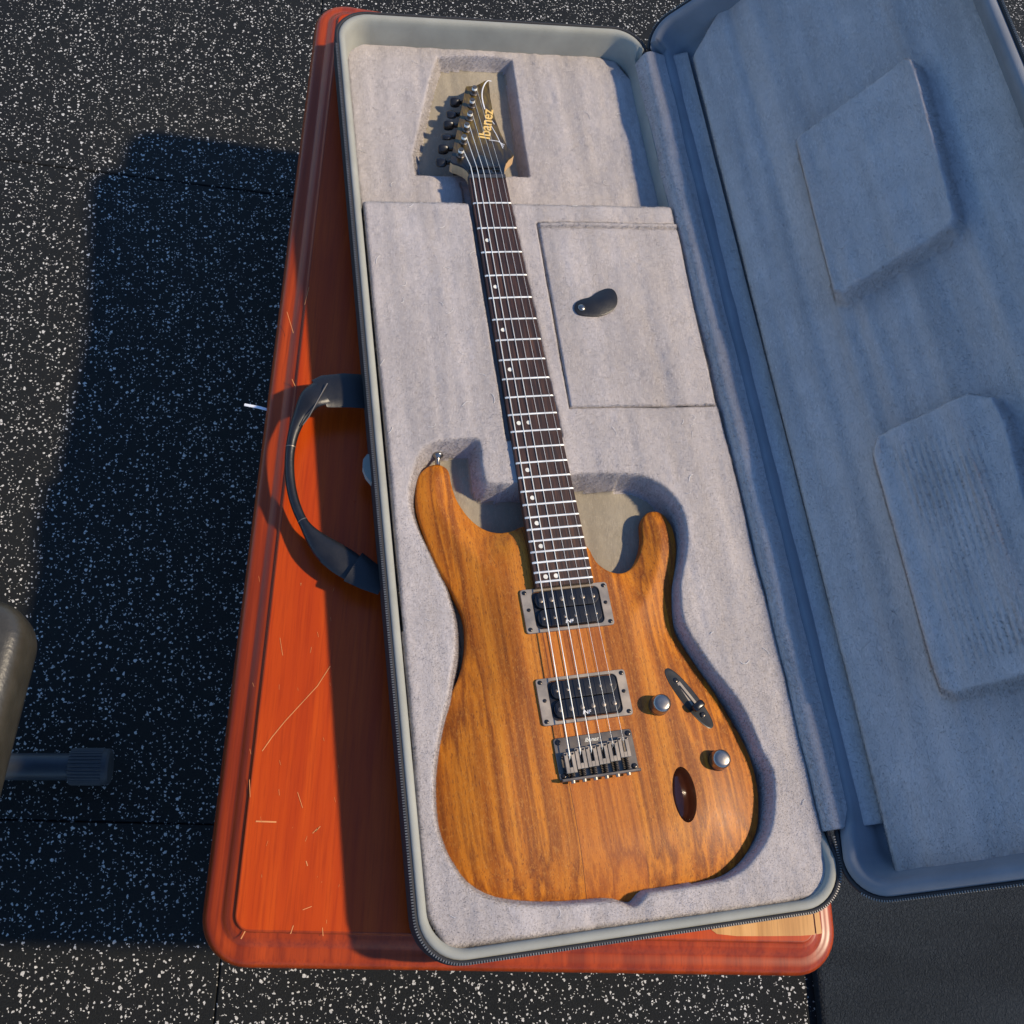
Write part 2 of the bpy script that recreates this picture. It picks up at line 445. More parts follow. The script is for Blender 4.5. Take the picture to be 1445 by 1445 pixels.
# scratches
b = MB()
def scratch(pts, wd=.5):
    P = [at(x, y, .3) for x, y in pts]
    for k in range(len(P) - 1):
        d = P[k + 1] - P[k]; n = np.array([-d[1], d[0], 0]); n = n / (np.linalg.norm(n) + 1e-9) * wd * .5
        z = np.array([0, 0, .06])
        b.add([P[k] - n + z, P[k] + n + z, P[k + 1] + n + z, P[k + 1] - n + z], [(0, 1, 2, 3)])
scratch([(370, 1060), (384, 1040), (402, 1018), (425, 993), (448, 968), (466, 940)], .7)
scratch([(361, 1159), (390, 1160)], 1.3); scratch([(420, 1118), (427, 1140)], .5)
scratch([(441, 1176), (449, 1168), (445, 1174), (452, 1166)], .6); scratch([(432, 1215), (434, 1222)], .8)
scratch([(340, 1325), (346, 1314)], .9); scratch([(410, 1318), (414, 1306)], .7); scratch([(427, 1284), (440, 1279)], .6)
scratch([(405, 440), (414, 470)], .5); scratch([(436, 405), (430, 430)], .5); scratch([(412, 535), (417, 546)], .6)
scratch([(455, 1309), (456, 1321)], .6); scratch([(395, 900), (399, 925)], .4); scratch([(352, 1100), (353, 1125)], .5)
rs = random.Random(5)
for k in range(26):
    x, y = rs.uniform(350, 480), rs.uniform(820, 1315)
    l = rs.uniform(2, 9); a = rs.uniform(-1.9, -1.2); scratch([(x, y), (x + l * math.cos(a), y + l * math.sin(a))], rs.uniform(.15, .3))
o = b.build('scratch_marks', SCR, table); o['kind'] = 'stuff'

# white plastic tie poking out under the table edge
p0, p1 = at(345, 571, -24), at(396, 583, -26)
b = MB(); b.tube([tuple(p0), tuple(p0 * .6 + p1 * .4 + np.array([0, 0, 1.5])), tuple(p1)], 1, 8, flat=[(1.6, .8)] * 3)
o = b.build('cable_tie', CABLE, None, 50); o['label'] = 'thin white plastic tie sticking out from the left edge of the wooden table'; o['category'] = 'cable tie'

# ------------------------------------------------------------------ fur hair helper
def heightfield(name, x0, x1, y0, y1, step, hf, frame, parent, mask=None, mats=FUR, hairs=0, hlen=(.7, 1.5), hw=.26, nap=(0, -1), hseed=1, alt=None):
    nx_, ny_ = int((x1 - x0) / step) + 1, int((y1 - y0) / step) + 1
    xs = np.linspace(x0, x1, nx_); ys = np.linspace(y0, y1, ny_)
    X, Y = np.meshgrid(xs, ys, indexing='ij'); Z = hf(X, Y)
    P = frame(X, Y, Z)                       # (...,3)
    V = P.reshape(-1, 3)
    idx = np.arange(nx_ * ny_).reshape(nx_, ny_)
    F = np.stack([idx[:-1, :-1], idx[1:, :-1], idx[1:, 1:], idx[:-1, 1:]], -1).reshape(-1, 4)
    if mask is not None:
        k = mask(X, Y); k = (k[:-1, :-1] & k[1:, :-1] & k[1:, 1:] & k[:-1, 1:]).reshape(-1); F = F[k]
    me = bpy.data.meshes.new(name)
    me.vertices.add(len(V)); me.vertices.foreach_set('co', (V * .001).reshape(-1))
    me.loops.add(F.size); me.loops.foreach_set('vertex_index', F.reshape(-1))
    me.polygons.add(len(F)); me.polygons.foreach_set('loop_start', np.arange(len(F)) * 4)
    me.polygons.foreach_set('use_smooth', np.ones(len(F), bool))
    me.materials.append(mats)
    wgt = np.ones(len(F))
    if alt is not None:
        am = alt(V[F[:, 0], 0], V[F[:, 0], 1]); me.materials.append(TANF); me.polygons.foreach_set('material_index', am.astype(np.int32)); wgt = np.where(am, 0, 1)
    me.update()
    o = link(name, me, parent)
    if hairs:
        g = np.random.default_rng(hseed)
        A = V[F[:, 0]]; B = V[F[:, 1]]; D = V[F[:, 3]]; C_ = V[F[:, 2]]
        nrm = np.cross(C_ - A, D - B); ar = np.linalg.norm(nrm, axis=1); nrm = nrm / (ar[:, None] + 1e-9)
        pick = g.choice(len(F), hairs, p=ar * wgt / (ar * wgt).sum())
        u, v = g.random(hairs)[:, None], g.random(hairs)[:, None]
        base = A[pick] + (B[pick] - A[pick]) * u + (D[pick] - A[pick]) * v
        n = nrm[pick]
        bx = V[idx[1, 0]] - V[idx[0, 0]]; bx /= np.linalg.norm(bx); by = V[idx[0, 1]] - V[idx[0, 0]]; by /= np.linalg.norm(by)
        cl = vnoise(base[:, 0], base[:, 1], 16, hseed)[:, None] * 1.3
        flat = np.clip(np.abs(n @ np.cross(bx, by)), 0, 1)[:, None]      # 1 on flat tops, 0 on walls
        d = n * (.85 - .45 * flat ** 4) + (bx * nap[0] + by * nap[1]) * .7 + bx * cl * .6 + g.normal(0, .26, (hairs, 3))
        d /= np.linalg.norm(d, axis=1)[:, None]
        ln = g.uniform(*hlen, hairs)[:, None] * (1 + .4 * (1 - flat ** 4) + 1.9 * np.exp(-((flat - .72) / .20) ** 2))
        sdv = np.cross(d, g.normal(0, 1, (hairs, 3))); sdv /= np.linalg.norm(sdv, axis=1)[:, None] + 1e-9
        v0 = base - sdv * hw * .5 - n * .2; v1 = base + sdv * hw * .5 - n * .2; v2 = base + d * ln
        HV = np.stack([v0, v1, v2], 1).reshape(-1, 3)
        me = bpy.data.meshes.new('plush_pile')
        me.vertices.add(len(HV)); me.vertices.foreach_set('co', (HV * .001).reshape(-1))
        me.loops.add(hairs * 3); me.loops.foreach_set('vertex_index', np.arange(hairs * 3))
        me.polygons.add(hairs); me.polygons.foreach_set('loop_start', np.arange(hairs) * 3)
        me.polygons.foreach_set('use_smooth', np.ones(hairs, bool))
        me.materials.append(PILE); me.update()
        nn = n * .85 + d * .28; nn /= np.linalg.norm(nn, axis=1)[:, None]
        me.normals_split_custom_set_from_vertices(np.repeat(nn, 3, 0).tolist())
        h = link('plush_pile', me, o); h['kind'] = 'stuff'
    return o

# ------------------------------------------------------------------ guitar case
case = root('guitar_case', (194, 525, 0), 'open black soft-shell guitar case lined in grey plush, lid folded back to the right', 'guitar case')
ZR = 56.0
CW, CH = 386.9, 1052.4
def dens(ring, st=6.0):
    out = []
    for k in range(len(ring)):
        a, c = np.array(ring[k]), np.array(ring[(k + 1) % len(ring)]); n = 24 if np.linalg.norm(c - a) > 200 else 1
        out += [tuple(a + (c - a) * q / n) for q in range(n)]
    return out
# shape of the rim in plan (the soft case bows in a little)
def crr(i, r=40, seg=10): 
    return rrect(i, CW - i, i, CH - i, max(r - i * .7, 6), seg)
b = MB()
sh = [(8, 0.6), (2, 4), (-1, 12), (-2, 30), (-1.5, 46), (-1, 51), (0, 53.5)]
b.loops([[(x, y, z) for x, y in crr(i)] for i, z in sh], cap0=True, cap1=False)
b.loops([[(x, y, z) for x, y in crr(i)] for i, z in [(0, 53.5), (3, 54.0)]], cap1=False)
soft(b.build('base_shell', NYLON, case), 60)
# zip tape and teeth
b = MB(); b.loops([[(x, y, min(z, 46) if (x > CW - 24 and 62 < y < 1016) else z) for x, y in dens(crr(i))] for i, z in [(0, 53.0), (-1.4, 54), (-1.6, 55.6), (-.6, 57.0), (1.0, 57.2), (2.2, 56.2), (2.4, 54)]], cap1=False)
soft(b.build('zipper_tape', NYLON, case), 60)
def teeth(name, ring, pos, parent, pitch=2.3):
    b = MB(); P = [np.array(p) for p in ring]; acc = 0
    for i in range(len(P)):
        a, c = P[i], P[(i + 1) % len(P)]; d = c - a; ln = np.linalg.norm(d)
        if ln < 1e-6: continue
        d = d / ln; nrm = np.array([d[1], -d[0]])
        while acc < ln:
            q = a + d * acc
            if pos(q) is not None:
                fr = pos(q)
                def fn(u, v, z, q=q, d=d, nrm=nrm): s_ = q + d * u + nrm * v; return fr(s_[0], s_[1], z)
                b.box(fn, -.55, .55, -1.2, .9, -.2, 1.0, .2)
            acc += pitch
        acc -= ln
    o = b.build(name, ZIPM, parent); o['kind'] = 'stuff'; return o
teeth('zipper_teeth', crr(-.9), lambda q: (lambda x, y, z: (x, y, 56.6 + z)) if (q[1] < 1000 and q[0] < 380) or (q[1] < 60) else None, case)
# lining lip
def crrd(i): return dens(crr(i))
b = MB()
lp = [(2.2, 54.5), (3, 56.2), (4.8, 57), (7.2, 56.8), (9.2, 55), (10.4, 52), (11.2, 47), (15, 20), (16, 1.2)]
b.loops([[(x, y, min(z, 41) if (x > CW - 24 and 62 < y < 1016) else z) for x, y in crrd(i)] for i, z in lp], cap1=True)
soft(b.build('rim_lining', LINING, case), 70)

PB = lambda pts, z: [tuple(at(x, y, z)[:2]) for x, y in pts]
ZF = 50.0; ZH = 22.0; ZC = 12.0
cav_px = [(724.3, 683), (706, 682), (688, 681.3), (683, 674), (679, 650), (676, 622.5), (656.9, 619), (629, 622), (610, 626), (594.6, 638), (586, 657), (580.8, 676), (578, 697),
          (581.6, 721), (591, 747), (605, 776.5), (618.8, 807.6), (629, 826.6), (636, 849), (640, 862), (643, 884.6), (643, 919), (637, 953.8), (633.6, 983.2),
          (627, 1005.7), (618.5, 1045.5), (613.5, 1083.6), (612.5, 1105), (613, 1132), (616.5, 1163), (627, 1197.6), (642, 1225), (659, 1247), (688.6, 1265.5),
          (719.8, 1273.8), (760, 1277), (800, 1276), (840, 1272.5), (862, 1271.5), (876, 1274), (890, 1278.5), (900, 1277), (907, 1268), (914, 1260.5), (935, 1257), (965, 1252.5),
          (1009.5, 1244), (1030, 1238), (1052, 1224), (1070, 1203), (1083, 1182), (1090, 1160), (1093.5, 1125), (1090, 1088), (1075.5, 1059), (1061.7, 1026), (1041, 988), (1008, 946.5),
          (984, 912), (967, 882.5), (961.3, 862), (960, 840), (960, 821.7), (965, 795.7), (968.6, 775), (968, 745), (960, 714.4), (942.6, 692), (918.4, 676),
          (892.5, 669.4), (863, 668.5), (832, 668.5), (806.8, 669.4)]
CAV = smooth_poly(PB(cav_px, ZF), 2)
NECK = [G(-23.5, -20)[:2], G(21, -20)[:2], G(28, 330)[:2], G(-30, 330)[:2]]
HC = smooth_poly(PB([(617.6, 80.7), (655, 79), (700, 81), (722, 84), (729, 130), (738, 195), (747, 248), (700, 249), (640, 248), (587, 246), (583.4, 218), (596, 160.8), (607, 112)], ZH), 1)
COMP = [(208, 512.5), (373.5, 511.5), (375.5, 752.5), (207, 752.5)]
def edge_round(d, r): 
    q = np.clip(d / r, 0, 1); return r * (1 - np.sqrt(np.clip(1 - (1 - q) ** 2, 0, 1)))
FO = [(x + 0, y) for x, y in [(12.5, 1041), (12.5, 800), (13.5, 783), (13.5, 600), (14.5, 440), (13.5, 330), (12, 200), (10.5, 120), (10.5, 40), (24, 12), (150, 11), (300, 10), (364, 11), (377, 22), (382, 38), (382.5, 110), (381.5, 250), (380, 330), (378, 440), (377, 507), (374.5, 520), (376, 780), (376, 1000), (360, 1036), (330, 1041)]]
def foam_h(X, Y):
    f = (Y > 781)
    k = np.clip((Y - 779) / 4, 0, 1); base = ZF + (ZH - ZF) * k
    base = base - np.where(Y < 779, edge_round(779 - Y, 6), 0)
    dn = np.minimum(sdf(X, Y, CAV), sdf(X, Y, NECK)); dh = sdf(X, Y, HC)
    h = base
    h = np.where(dn > 0, h - edge_round(dn, 3.2) * (Y < 800), h)
    fz = ZC + 0 * X
    fz = np.where(Y > 520, 20, fz + 7 * np.clip((Y - 380) / 60, 0, 1))
    wall = np.clip(-dn / np.where(X > 250, 5.0, 8.5), 0, 1)
    h = np.where((dn <= 0) & (Y < 781), (ZF - 3.2) + (fz - ZF + 3.2) * wall, h)
    h = np.where(dh > 0, h - edge_round(dh, 3) * .8 * (Y > 781), h)
    h = np.where((dh <= 0) & (Y > 783), (ZH - 2.4) + (2.5 - ZH + 2.4) * np.clip(-dh / 6.5, 0, 1), h)
    h = np.where((dn <= 0) & (Y >= 781) & (dh > 0), np.minimum(h, ZH - 3), h)
    de = -sdf(X, Y, FO); h = h - edge_round(de, 5)
    dc = sdf(X, Y, COMP); h = np.where(dc < 0, h - 7 * np.clip(-dc / 1.5, 0, 1), h)
    nap = vnoise(X, Y * .12, 9, 3) * .9 + vnoise(X, Y, 32, 4) * 1.6 + vnoise(X, Y, 6, 5) * .6
    h = h + nap * np.where(Y > 781, 1.3, 1.0)
    h = np.where((sdf(X, Y, NECK) <= 0) & (sdf(X, Y, CAV) > 0) & (Y < 781), 43 + nap, h)
    # foam seam in the floor of the cavity next to the neck
    h = np.where((dn < -7) & (np.abs(X - (154)) < 1.2) & (Y > 380) & (Y < 500), h - 3, h)
    return h
fr_w = lambda X, Y, Z: np.stack([X, Y, Z], -1)
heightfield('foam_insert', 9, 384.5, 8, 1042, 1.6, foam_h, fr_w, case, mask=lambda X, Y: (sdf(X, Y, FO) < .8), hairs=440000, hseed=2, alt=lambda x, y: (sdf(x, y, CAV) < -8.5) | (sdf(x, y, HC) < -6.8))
# lint and brushed-up fibres caught on the plush
rl = random.Random(11)
b = MB()
for k in range(150):
    x, y = rl.uniform(18, 372), rl.uniform(20, 1030)
    if sdf(np.array([x]), np.array([y]), CAV)[0] < 9 or sdf(np.array([x]), np.array([y]), NECK)[0] < 8 or sdf(np.array([x]), np.array([y]), HC)[0] < 9: continue
    if 200 < x < 380 and 505 < y < 760: continue
    a = rl.uniform(0, 6.28); da = rl.uniform(-.5, .5); q = []
    for j in range(rl.randint(4, 8)):
        q.append((x, y)); x += 1.7 * math.cos(a); y += 1.7 * math.sin(a); a += da + rl.uniform(-.3, .3)
    zz = foam_h(np.array([p[0] for p in q]), np.array([p[1] for p in q]))
    b.tube([(p[0], p[1], float(z_) + 1.0) for p, z_ in zip(q, zz)], rl.uniform(.14, .30), 4)
lo = b.build('lint_fibres', plain('lint', (.74, .70, .64), .9), case); lo['kind'] = 'stuff'
# accessory compartment lid, its own plush panel
def comp_h(X, Y):
    d = -sdf(X, Y, [(209.2, 513.8), (374.2, 512.8), (376, 753), (208.5, 753)])
    h = ZF + .9 - edge_round(d, 2.6) * 1.9
    h = h + vnoise(X, Y, 40, 8) * 2.4 + vnoise(X, Y, 7, 9) * .7 + vnoise(X, Y * .15, 12, 10) * .9
    h = h - 1.8 * np.exp(-((X - 318) / 9) ** 2) * np.clip((730 - Y) / 160, 0, 1)
    h = h + 1.5 * np.exp(-((Y - 749) / 1.6) ** 2) - 1.4 * np.exp(-((Y - 745) / 1.6) ** 2)
    return h
cl = heightfield('compartment_lid', 207.8, 377, 512, 754, 1.5, comp_h, fr_w, case, mask=lambda X, Y: sdf(X, Y, [(208.2, 512.8), (375, 511.8), (376.8, 754), (207.5, 754)]) < 0, hairs=62000, hseed=3)
fob = [at(x, y, 51)[:2] for x, y in ((810, 437), (812, 429), (820, 424), (833, 420.5), (844, 413), (856, 408.8), (865, 411), (870, 420), (869.5, 432), (862, 441), (848, 447), (830, 447.5), (816, 445))]
fob = smooth_poly(fob, 3)
cxy = np.mean(fob, 0)
b = MB()
def infl(s_, z): return [tuple(cxy + (np.array(p) - cxy) * s_) + (z + .0,) for p in fob]
b.loops([infl(.97, 50.5), infl(1.0, 52.6), infl(1.0, 53.6), infl(.94, 54.2)], cap1=True)
pt = b.build('pull_tab', LEATH, cl, 50)
q = at(820, 436, 52); b = MB(); b.lathe(W3, q[0], q[1], [(4.2, 53.9), (4.4, 54.8), (3.8, 55.6), (2, 56.3), (.3, 56.5)], 20)
b.build('snap_stud', CHROME, cl, 60)

# plush hinge cover between base and lid
HP = [(382, 40), (382.5, 50), (385, 57), (390.5, 61), (397, 60.5), (403, 57.5), (410, 56), (418, 57), (428, 59.5), (438, 63)]
HP = smooth_poly(HP, 5, closed=False)
hx = np.array([p[0] for p in HP]); hz = np.array([p[1] for p in HP])
ln = np.concatenate([[0], np.cumsum(np.hypot(np.diff(hx), np.diff(hz)))])
def frH(X, Y, Z):
    xo = np.interp(X, ln, hx); zo = np.interp(X, ln, hz)
    dx = np.interp(X + .5, ln, hx) - np.interp(X - .5, ln, hx); dz = np.interp(X + .5, ln, hz) - np.interp(X - .5, ln, hz)
    L_ = np.hypot(dx, dz) + 1e-9
    xl = np.interp(Y, [0, 507, 520, 1000], [0, -4, -6.5, -6.5]); k = np.clip(1 - X / 26, 0, 1)
    return np.stack([xo - dz / L_ * Z + xl * k, Y, zo + dx / L_ * Z], -1)
def hin_h(X, Y):
    e = np.minimum(Y - 66, 1012 - Y)
    return vnoise(X, Y * .06, 10, 12) * 1.6 + vnoise(X, Y, 30, 13) * 1.5 + .8 * np.exp(-(e / 3) ** 2) - edge_round(e, 6) * np.where(Y > 900, 1, .3)
heightfield('hinge_cover', 0.2, ln[-1] - .2, 66, 1012, 1.8, hin_h, frH, case, hairs=60000, hseed=4)

# ---- lid
b = MB()
def lrr(i, r=38, seg=10): return rrect(i, LW - i, i + 1, LH - i, max(r - i * .7, 6), seg)
b.loops([[L(x, y, min(n, -9) if (x < 26 and 62 < y < 1016) else n) for x, y in dens(lrr(i))] for i, n in [(30, -46), (12, -44), (3, -38), (-1, -26), (-1.5, -10), (-1, -5), (0, -2)]], cap0=True, cap1=False)
lidm = b.build('lid_shell', NYLON, case); soft(lidm, 60)
b = MB(); b.loops([[L(x, y, min(n, -9) if (x < 26 and 62 < y < 1016) else n) for x, y in dens(lrr(i))] for i, n in [(0, -2.6), (-1.6, -1.5), (-1.8, 0), (-.6, 1.4), (1.0, 1.6), (2.4, .8), (2.6, -1.5)]], cap1=False)
soft(b.build('zipper_tape', NYLON, case), 60)
teeth('zipper_teeth', lrr(-1.1), lambda q: (lambda x, y, z: L(x, y, 1.1 + z)) if q[0] > 12 else None, case)
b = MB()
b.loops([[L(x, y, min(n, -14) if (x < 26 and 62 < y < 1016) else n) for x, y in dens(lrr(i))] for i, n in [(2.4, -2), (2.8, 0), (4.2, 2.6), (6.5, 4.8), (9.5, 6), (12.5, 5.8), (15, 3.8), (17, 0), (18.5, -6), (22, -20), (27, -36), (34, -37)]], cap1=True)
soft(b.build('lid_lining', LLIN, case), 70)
PN = -22.0; PT = 3.0
UP = [atl(x, y, PT) for x, y in ((1124.7, 200), (1131, 190), (1276, 85), (1286, 86), (1292, 100), (1345, 304), (1340, 316), (1186, 411), (1177, 410))]
LP = [atl(x, y, PT) for x, y in ((1233.6, 640), (1240, 617), (1258, 606), (1366, 556), (1398, 560), (1416, 595), (1440, 690), (1500, 905), (1490, 940), (1445, 950), (1345, 975), (1328, 970), (1316, 935), (1270, 770))]
LPo = [atl(x, y, PN) for x, y in ((948, 62), (1010, -12), (1050, -60))]
PX0, PX1 = 37.0, 357.0
LPAN = [(PX0, 17), (PX1, 13), (PX1 + 2, 1010), (PX1 - 30, 1034), (90, 1034), (PX0 + 6, 990)]
def lid_h(X, Y):
    de = -sdf(X, Y, LPAN)
    h = PN - edge_round(de, 6) * 2.2 + 0 * X
    for poly, wd in ((UP, 7.0), (LP, 8.0)):
        d = sdf(X, Y, poly)
        k = np.clip(1 - d / wd, 0, 1); k = k * k * (3 - 2 * k)
        h = h + (PT - PN) * k
    h = h + vnoise(X, Y * .05, 13, 21) * 2.6 + vnoise(X, Y * .08, 34, 22) * 4.0 + vnoise(X, Y, 60, 23) * 2.5 + vnoise(X, Y, 7, 24) * .6
    dl = -sdf(X, Y, LP); h = h + np.where(dl > 14, .9 * np.sin(X * 1.05 + Y * .02) * np.clip((dl - 14) / 12, 0, 1) * (vnoise(X, Y, 50, 26) + .6), 0)
    return h
def frL(X, Y, Z): 
    return np.stack([LO[0] + ET[0] * X + EN[0] * Z, Y + 0 * X, LO[2] + ET[2] * X + EN[2] * Z], -1)
heightfield('lid_padding', PX0 - 1, PX1 + 3, 12, 1036, 2.0, lid_h, frL, case, mask=lambda X, Y: sdf(X, Y, LPAN) < .6, hairs=330000, hseed=5, hlen=(.8, 1.7))
# little white print on the bare lining in the lid corner
b = MB(); tq = atl(1221, 1239, -20)
q = atl(1221, 1240, -12)
b.tube([L(q[0] - 3, q[1] + 3, -10), L(q[0] + 1, q[1] + 1, -9), L(q[0] - 1, q[1] - 3, -10)], .9, 6)
b.build('care_label', WHITE, case)

# ---- handle
b = MB()
b.tube([(2, 551, 28), (-20, 552, 30), (-40, 550, 32), (-47, 547, 33)], 1, 12, flat=[(20, 2.4), (20, 2.4), (19, 2.6), (17, 3)]); b.build('handle_strap', LEATH, case, 50)
b = MB()
b.tube([(2, 342, 26), (-12, 350, 27), (-26, 360, 28)], 1, 12, flat=[(13, 2.4), (15, 2.6), (17, 3)]); b.build('handle_strap', LEATH, case, 50)
hp = [(-44, 548, 33, 17, 4), (-56, 540, 34, 14, 5), (-66, 526, 34, 9, 5), (-74, 508, 32, 6.6, 6), (-79, 487, 29, 5.6, 5.8), (-80.5, 465, 27, 5.6, 5.6), (-79, 444, 26, 5.6, 5.6),
      (-75, 426, 25, 5.6, 5.6), (-69, 410, 25, 6, 6), (-61, 396, 26, 10, 6), (-50, 382, 27, 15, 6), (-36, 369, 28, 17, 4.5), (-22, 358, 28, 16, 3.2)]
hp = [(a, b_, c - (0 if k < 2 else 6), d_ * .86, e * .86) for k, (a, b_, c, d_, e) in enumerate(hp)]
sp = smooth_poly([np.array(p, float) for p in hp], 4, closed=False)
b = MB(); b.tube([p[:3] for p in sp], 1, 14, flat=[(p[3], p[4]) for p in sp]); b.build('handle_grip', LEATH, case, 60)
for p in ((-78.8, 492, 30), (-72.6, 415, 25.5)):
    q = min(range(len(sp)), key=lambda i: abs(sp[i][1] - p[1])); A, B_ = sp[q], sp[q + 1]
    b = MB(); b.tube([A[:3], tuple(np.array(A[:3]) + (np.array(B_[:3]) - np.array(A[:3])) * .12)], 1, 14, flat=[(A[3] + .3, A[4] + .3)] * 2); b.build('stitching', GREYM, case)
# stitched seam on the upper leather end
b = MB(); b.tube([tuple(at(462, 541, 38)), tuple(at(450, 562, 38)), tuple(at(436, 588, 37)), tuple(at(427, 600, 34))], .6, 6); b.build('stitching', GREYM, case)
# grey fabric tag on the case side
tg = [at(x, y, 34) for x, y in ((528, 640), (518, 641), (512.5, 648), (512, 660), (516, 671), (523, 680), (530, 686))]
b = MB(); b.loops([[tuple(q + np.array([0, 0, dz])) for q in tg] for dz in (-8, -2, 0)], cap0=True, cap1=True); b.build('fabric_tag', LINING, case, 50)

# ------------------------------------------------------------------ guitar
gt = root('electric_guitar', G(0, 480, 14), 'brown mahogany double-cutaway electric guitar with black hardware lying in the plush case', 'electric guitar')
ZB = 34.0
bpx = [(618.8, 652.8), (627, 655.5), (632.7, 660.6), (635.5, 668), (637.5, 680), (644.8, 702), (656.9, 721.1), (670.7, 735.8), (688, 747), (707, 752.6), (722.6, 750.5), (736, 744),
       (760, 742), (800, 752), (826, 778), (832, 788.8), (840.5, 801), (856, 811), (871.7, 811), (889, 802.6), (901, 787), (908, 761), (907, 737), (911, 725), (920, 719.6), (932, 720.4),
       (941, 727), (951, 743), (956.5, 769), (955, 795.7), (952.5, 823), (951.5, 856), (953, 884), (960.5, 902), (982, 934.4), (1016, 984.6), (1043, 1029.5),
       (1061, 1067.6), (1071, 1106), (1073.5, 1137), (1072, 1166), (1062, 1193), (1044, 1219), (1012, 1243), (975, 1256), (930, 1268), (870, 1279), (800, 1283), (750, 1282), (716, 1278), (686, 1270),
       (656, 1250), (640, 1227), (625, 1200), (615, 1164), (611, 1123), (611.5, 1090), (615.5, 1057.6), (621.5, 1026.5), (630.2, 998.8), (638, 977), (649.2, 952), (656, 924),
       (657.9, 893.3), (654.4, 869), (645.5, 848), (634.4, 826.6), (620.6, 802.4), (606.7, 773), (594.6, 740), (588.5, 719.4), (586.8, 703.8), (587.7, 683), (591, 669.2), (599.8, 658.8), (609, 653.8)]
BP = smooth_poly(PB(bpx, ZB), 3)
jc = (77.2, 699.2)
jack = []
for k in range(32):
    a = 2 * math.pi * k / 32; x = math.cos(a) * 11.2; y = math.sin(a) * 25
    rr = R(4.0)   # long axis leans a little
    jack.append(G(jc[0] + x * math.cos(rr) - y * math.sin(rr), jc[1] + x * math.sin(rr) + y * math.cos(rr))[:2])
def top_z(x, y):
    x = np.asarray(x, float); y = np.asarray(y, float)
    d = np.maximum(-sdf(x, y, BP) - .02, 0)
    u, v = Gi(x, y)
    h = ZB - 5.4 + 1.6 * np.sqrt(np.clip(1 - (1 - np.clip(d / 2.2, 0, 1)) ** 2, 0, 1)) + 15.2 * (1 - (1 - np.clip(d / 66, 0, 1)) ** 1.75)
    wc = np.clip((78 - np.abs(u - 2)) / 32, 0, 1) * np.clip((v - 395) / 60, 0, 1) * np.clip((760 - v) / 90, 0, 1); wc = wc * wc * (3 - 2 * wc)
    h = h * (1 - wc) + (45.2 - 1.4 * (1 - np.clip(d / 2.5, 0, 1)) ** 2) * wc
    return h
def zed(x, y): return float(top_z(np.array([x]), np.array([y]))[0])
gs = 4.0
gx, gy = np.meshgrid(np.arange(60, 400, gs), np.arange(0, 480, gs), indexing='ij')
gx = gx + (np.arange(gx.shape[1]) % 2) * gs * .5
d = sdf(gx, gy, BP); dj = sdf(gx, gy, jack)
ok = (d < -4.6) & (dj > 2)
pts = [Vector((p[0], p[1])) for p in BP]
nB = len(pts)
inner = []
for off in (.5, 1.2, 2.4):
    P = np.array(BP); T_ = np.roll(P, -1, 0) - np.roll(P, 1, 0); T_ /= np.linalg.norm(T_, axis=1)[:, None]
    N_ = np.stack([-T_[:, 1], T_[:, 0]], 1)
    A_ = .5 * np.sum(P[:, 0] * np.roll(P[:, 1], -1) - P[:, 1] * np.roll(P[:, 0], -1))
    inner += [Vector(p) for p in (P + N_ * (off if A_ > 0 else -off))]
jv = [Vector(p) for p in jack]
gv = [Vector((x, y)) for x, y in zip(gx[ok], gy[ok])]
allv = pts + jv + inner + gv
edges = [(i, (i + 1) % nB) for i in range(nB)] + [(nB + i, nB + (i + 1) % 32) for i in range(32)]
vo, eo, fo, ov, oe, of = delaunay_2d_cdt(allv, edges, [], 1, 1e-4)
V2 = np.array([(v.x, v.y) for v in vo])
cen = np.array([V2[list(f)].mean(0) for f in fo])
keep = (sdf(cen[:, 0], cen[:, 1], jack) > 0) & (sdf(cen[:, 0], cen[:, 1], BP) < 0)
zt = top_z(V2[:, 0], V2[:, 1])
verts = [(x, y, z) for (x, y), z in zip(V2, zt)]
faces = [f for f, k in zip(fo, keep) if k]
# sides and back
zb0 = float(top_z(*np.array(BP[:1]).T)[0])
n0 = len(verts)
for (x, y) in BP: verts.append((x, y, zed(x, y)))
for (x, y) in BP: verts.append((x, y, 19))
P_in = (P + N_ * (3 if A_ > 0 else -3))
for (x, y) in P_in: verts.append((x, y, 17))
for i in range(nB):
    j = (i + 1) % nB
    for k in range(2): faces.append((n0 + k * nB + i, n0 + k * nB + j, n0 + (k + 1) * nB + j, n0 + (k + 1) * nB + i))
faces.append(tuple(range(n0 + 2 * nB, n0 + 3 * nB)))
bo = obj('body', verts, faces, BODY, gt)
bm = bmesh.new(); bm.from_mesh(bo.data); bmesh.ops.remove_doubles(bm, verts=bm.verts, dist=6e-5); bmesh.ops.recalc_face_normals(bm, faces=bm.faces); bm.to_mesh(bo.data); bm.free()
soft(bo, 50)
# scooped jack recess
zj = float(top_z(*np.array([G(*jc)[:2]]).T)[0])
def jring(s_, z, dx=0): 
    c0 = np.array(G(*jc)[:2]); out = []
    for p in jack:
        q = c0 + (np.array(p) - c0) * s_ + np.array([dx, 0]); out.append((q[0], q[1], float(top_z(*np.array([p]).T)[0]) - .02 if z is None else z))
    return out
b = MB(); b.loops([jring(1, None), jring(1.0, zj - 3), jring(.97, zj - 8), jring(.9, zj - 14), jring(.7, zj - 19), jring(.3, zj - 21)], cap1=True)
jr = b.build('jack_recess', plain('dark_mahogany', (.20, .065, .02), .22, coat=.5), bo, 60)

